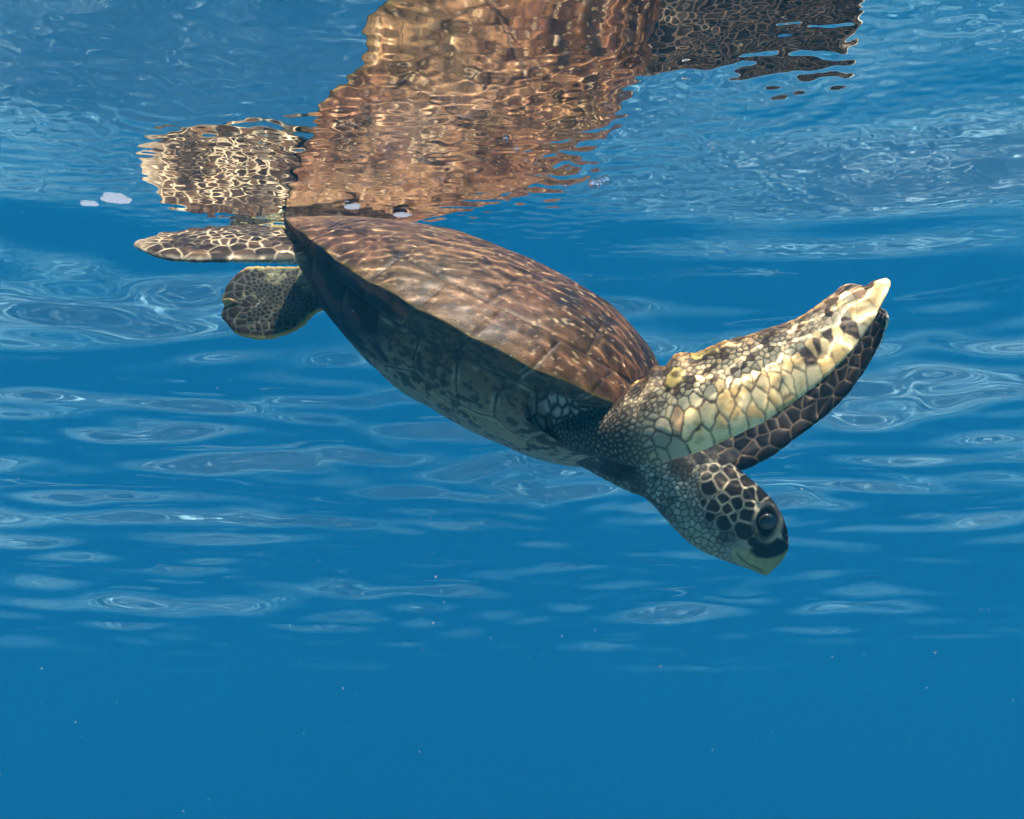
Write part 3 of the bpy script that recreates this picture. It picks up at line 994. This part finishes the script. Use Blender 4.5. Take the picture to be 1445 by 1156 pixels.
    # mouth line
    line = np.array([ab(hp(*Z4(x, y))) for x, y in ((1130, 990), (1085, 965), (1040, 945), (1000, 915), (965, 875))])
    md = np.full(len(Q), 9.0)
    for q0, q1 in zip(line[:-1], line[1:]):
        d_ = q1 - q0
        t = np.clip(((Q - q0) @ d_) / (d_ @ d_), 0, 1)
        md = np.minimum(md, np.linalg.norm(Q - q0 - t[:, None] * d_, axis=1))
    mouth = np.exp(-(md / .0011) ** 2)
    col = mix(col, np.array([.02, .018, .012]), mouth * .85)
    side = np.abs((X - HC) @ LAT) / .05
    disp = .0003 * plate * sstep(-.05, .05, f) + grel * (1 - face) + .0015 * (wr - .5) * sstep(.15, -.1, f)
    disp = disp - .0016 * mouth + sstep(.4, .75, side) * (.0030 * ring - .005 * sstep(1.0, .6, lid))
    nos = blob(1300, 735, 10, 13)
    disp = disp - .003 * sstep(1.4, .6, nos)
    return disp, col

def paint_core(p, g, X):
    front = g['u'] > .72                      # the rest lies hidden inside the shell
    d, c = np.zeros(len(X)), np.tile(np.array([.06, .05, .04]), (len(X), 1))
    d[front], c[front] = paint_shoulder(p, {k: v[front] for k, v in g.items()}, X[front])
    return d, c

def paint_shoulder(p, g, X):
    rng = np.random.default_rng(49)
    Q = np.stack([g['A'], g['B'] * .9 + .35 * g['A']], -1)
    L_ = Q[:, 0] > .1
    S = poisson(np.array([.12, Q[:, 1].min()]), (.38, Q[:, 1].max()), lambda c: .0075 + .014 * sstep(.24, .17, c[:, 0]), [], rng, 9000)
    Qs = Q * np.array([1.0, .62]); Ss = S * np.array([1.0, .62])
    idx, e, line, rel = scales(Qs + .002 * (np.stack([noise(X * 90, 3), noise(X * 90, 4)], -1) - .5), Ss, None, .0011, .0016)
    rnd = rng.random(len(S))[idx]
    base = mix(np.array([.27, .29, .23]), np.array([.10, .09, .065]), sstep(.5, 1, rnd))
    base = mix(base, np.array([.05, .035, .025]), .8 * sstep(.5, .62, fbm(X * 26, 3, 3)) * sstep(1.55, 1.2, np.abs(g['v'])))
    col = mix(base, np.array([.025, .022, .018]), np.maximum(line, sstep(.0028, .0012, e) * .75))
    return rel - .0006, col

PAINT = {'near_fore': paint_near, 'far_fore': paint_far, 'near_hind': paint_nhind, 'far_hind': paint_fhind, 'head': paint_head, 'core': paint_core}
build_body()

def build_eyes():
    for sgn in (-1, 1):
        c = hp(*Z4(1158, 662)) + LAT * sgn * .0398 - T0
        n, m = 48, 64
        th, ph = np.meshgrid(np.linspace(0, math.pi, n), np.linspace(0, 2 * math.pi, m), indexing='ij')
        ax = LAT * sgn
        e1, e2 = EA, EB
        r = .0125
        P = c + r * (np.cos(th)[..., None] * ax * .85 + (np.sin(th) * np.cos(ph))[..., None] * e1 + (np.sin(th) * np.sin(ph))[..., None] * e2 * 1.08)
        ang = th
        col = mix(np.array([.006, .005, .004]), np.array([.075, .048, .022]), sstep(.55, .66, ang))
        col = mix(col, np.array([.02, .015, .01]), sstep(.85, 1.0, ang))
        me = mesh_from('eye', P.reshape(-1, 3), grid_faces(n, m), col.reshape(-1, 3))
        o = add('eye', me, EYE, turtle)
        o['label'] = 'large dark glossy eye'
        o.cycles.is_caustics_receiver = True
build_eyes()

# ------------------------------------------------------------------ bubbles, foam flecks and drifting particles
def level(px, py):
    c = on_level(px, py, 0)
    for _ in range(4):
        c = on_level(px, py, float(sea_height(np.array([c[0]]), np.array([c[1]]))[0]))
    return c

def ico(sub):
    import bmesh
    bm = bmesh.new()
    bmesh.ops.create_icosphere(bm, subdivisions=sub, radius=1)
    V = np.array([v.co[:] for v in bm.verts])
    Fc = np.array([[v.index for v in f.verts] for f in bm.faces])
    bm.free()
    return V, Fc

def build_bubbles():
    m, n, l = new_mat('air in water')
    n.clear()
    out, fr, gl, tr, mx = (n.new('ShaderNode' + k) for k in ('OutputMaterial', 'Fresnel', 'BsdfGlossy', 'BsdfTransparent', 'MixShader'))
    fr.inputs[0].default_value = 0.75
    gl.inputs['Roughness'].default_value = 0.02
    l.new(fr.outputs[0], mx.inputs[0]); l.new(tr.outputs[0], mx.inputs[1]); l.new(gl.outputs[0], mx.inputs[2]); l.new(mx.outputs[0], out.inputs[0])
    V, Fc = ico(3)
    me = mesh_from('air_bubble', V * np.array([1, 1, .8]), Fc)
    rng = np.random.default_rng(4)
    spots = [(713, 195, .0042, 0), (728, 210, .0036, 0), (798, 262, .0030, 0), (886, 254, .0022, 0), (742, 226, .0020, 0)]
    for k in range(13):
        spots.append((840 + rng.normal(0, 7.5), 259 + rng.normal(0, 2.6), rng.uniform(.0022, .0048), 1))
    for px, py, r, cl in spots:
        c = level(px, py)
        o = add('air_bubble', me, None if me.materials else m)
        o.location = (c[0], c[1], c[2] - r * .75)
        o.scale = (r, r, r)
        if cl:
            tag(o, 'tiny silvery air bubble in the tight cluster under the open water surface', 'air bubble', 'bubbles of the tight cluster')
        else:
            tag(o, 'single silvery air bubble clinging under the surface near the mirrored shell', 'air bubble', 'single bubbles under the surface')

def build_foam():
    m, n, l = new_mat('white foam')
    n.clear()
    out, df, tl, mx = (n.new('ShaderNode' + k) for k in ('OutputMaterial', 'BsdfDiffuse', 'BsdfTranslucent', 'MixShader'))
    df.inputs[0].default_value = tl.inputs[0].default_value = (.93, .93, .95, 1)
    mx.inputs[0].default_value = .75
    l.new(df.outputs[0], mx.inputs[1]); l.new(tl.outputs[0], mx.inputs[2]); l.new(mx.outputs[0], out.inputs[0])
    tp, m3 = n.new('ShaderNodeBsdfTransparent'), n.new('ShaderNodeMixShader')
    m3.inputs[0].default_value = .12
    l.new(mx.outputs[0], m3.inputs[1]); l.new(tp.outputs[0], m3.inputs[2]); l.new(m3.outputs[0], out.inputs[0])
    for i, (px, py, w, d, lab) in enumerate(((165, 280, .022, .018, 'larger white foam fleck floating on the water beyond the stretched hind flipper'),
                                             (125, 287, .013, .009, 'smaller white foam fleck floating beside the larger one near the hind flipper'),
                                             (497, 292, .013, .009, 'white fleck on the water close to the rear tip of the shell'),
                                             (567, 303, .014, .009, 'white fleck on the water where the ridge of the shell dips under'))):
        c = level(px, py)  # the last two are white flecks set against the shell
        nr, na = 14, 56
        rr, th = np.meshgrid(np.linspace(0, 1, nr), np.linspace(0, 2 * math.pi, na + 1)[:-1], indexing='ij')
        jag = .62 + .75 * fbm(np.stack([np.cos(th) * 1.9 + i * 9, np.sin(th) * 1.9, 0 * th], -1), 3, 4)
        x, y = c[0] + w * rr * jag * np.cos(th), c[1] + d * rr * jag * np.sin(th)
        h = .0014 * (1 - rr ** 2) * (.4 + 1.2 * noise(np.stack([x * 260, y * 260, 0 * x], -1), 7))
        z = sea_height(x, y)
        lo, hi = np.stack([x, y, z - .0009 - h], -1), np.stack([x, y, z - .0004], -1)
        V = np.concatenate([lo.reshape(-1, 3), hi.reshape(-1, 3)])
        ix = np.arange(nr * na).reshape(nr, na)
        nx = np.roll(ix, -1, 1)
        q = np.stack([ix[:-1], ix[1:], nx[1:], nx[:-1]], -1).reshape(-1, 4)
        rim = np.stack([ix[-1], ix[-1] + nr * na, nx[-1] + nr * na, nx[-1]], -1)
        me = mesh_from('white_fleck', V, np.concatenate([q, q[:, ::-1] + nr * na, rim]))
        o = tag(add('white_fleck', me, m), lab, 'foam', 'foam flecks on the surface')
        o.cycles.is_caustics_receiver = True

def build_particles():
    rng = np.random.default_rng(8)
    V0, F0 = ico(1)
    k = 2600
    P = np.stack([rng.uniform(-1.3, 1.3, k), rng.uniform(.35, 3.2, k), -rng.uniform(.03, 1.5, k)], -1)
    r = rng.uniform(.00018, .00045, k) * (1 + 1.5 * (rng.random(k) > .95))
    st = rng.uniform(.6, 1.7, (k, 1, 3))
    V = (P[:, None] + V0[None] * r[:, None, None] * st).reshape(-1, 3)
    Fc = (F0[None] + (np.arange(k) * len(V0))[:, None, None]).reshape(-1, 3)
    m, n, l = new_mat('drifting specks')
    n['Principled BSDF'].inputs['Base Color'].default_value = (.62, .58, .5, 1)
    n['Principled BSDF'].inputs['Roughness'].default_value = .8
    tag(add('drifting_particles', mesh_from('drifting_particles', V, Fc), m), 'pale specks drifting in the blue water', 'particles', None, 'stuff')

build_bubbles()
build_foam()
build_particles()
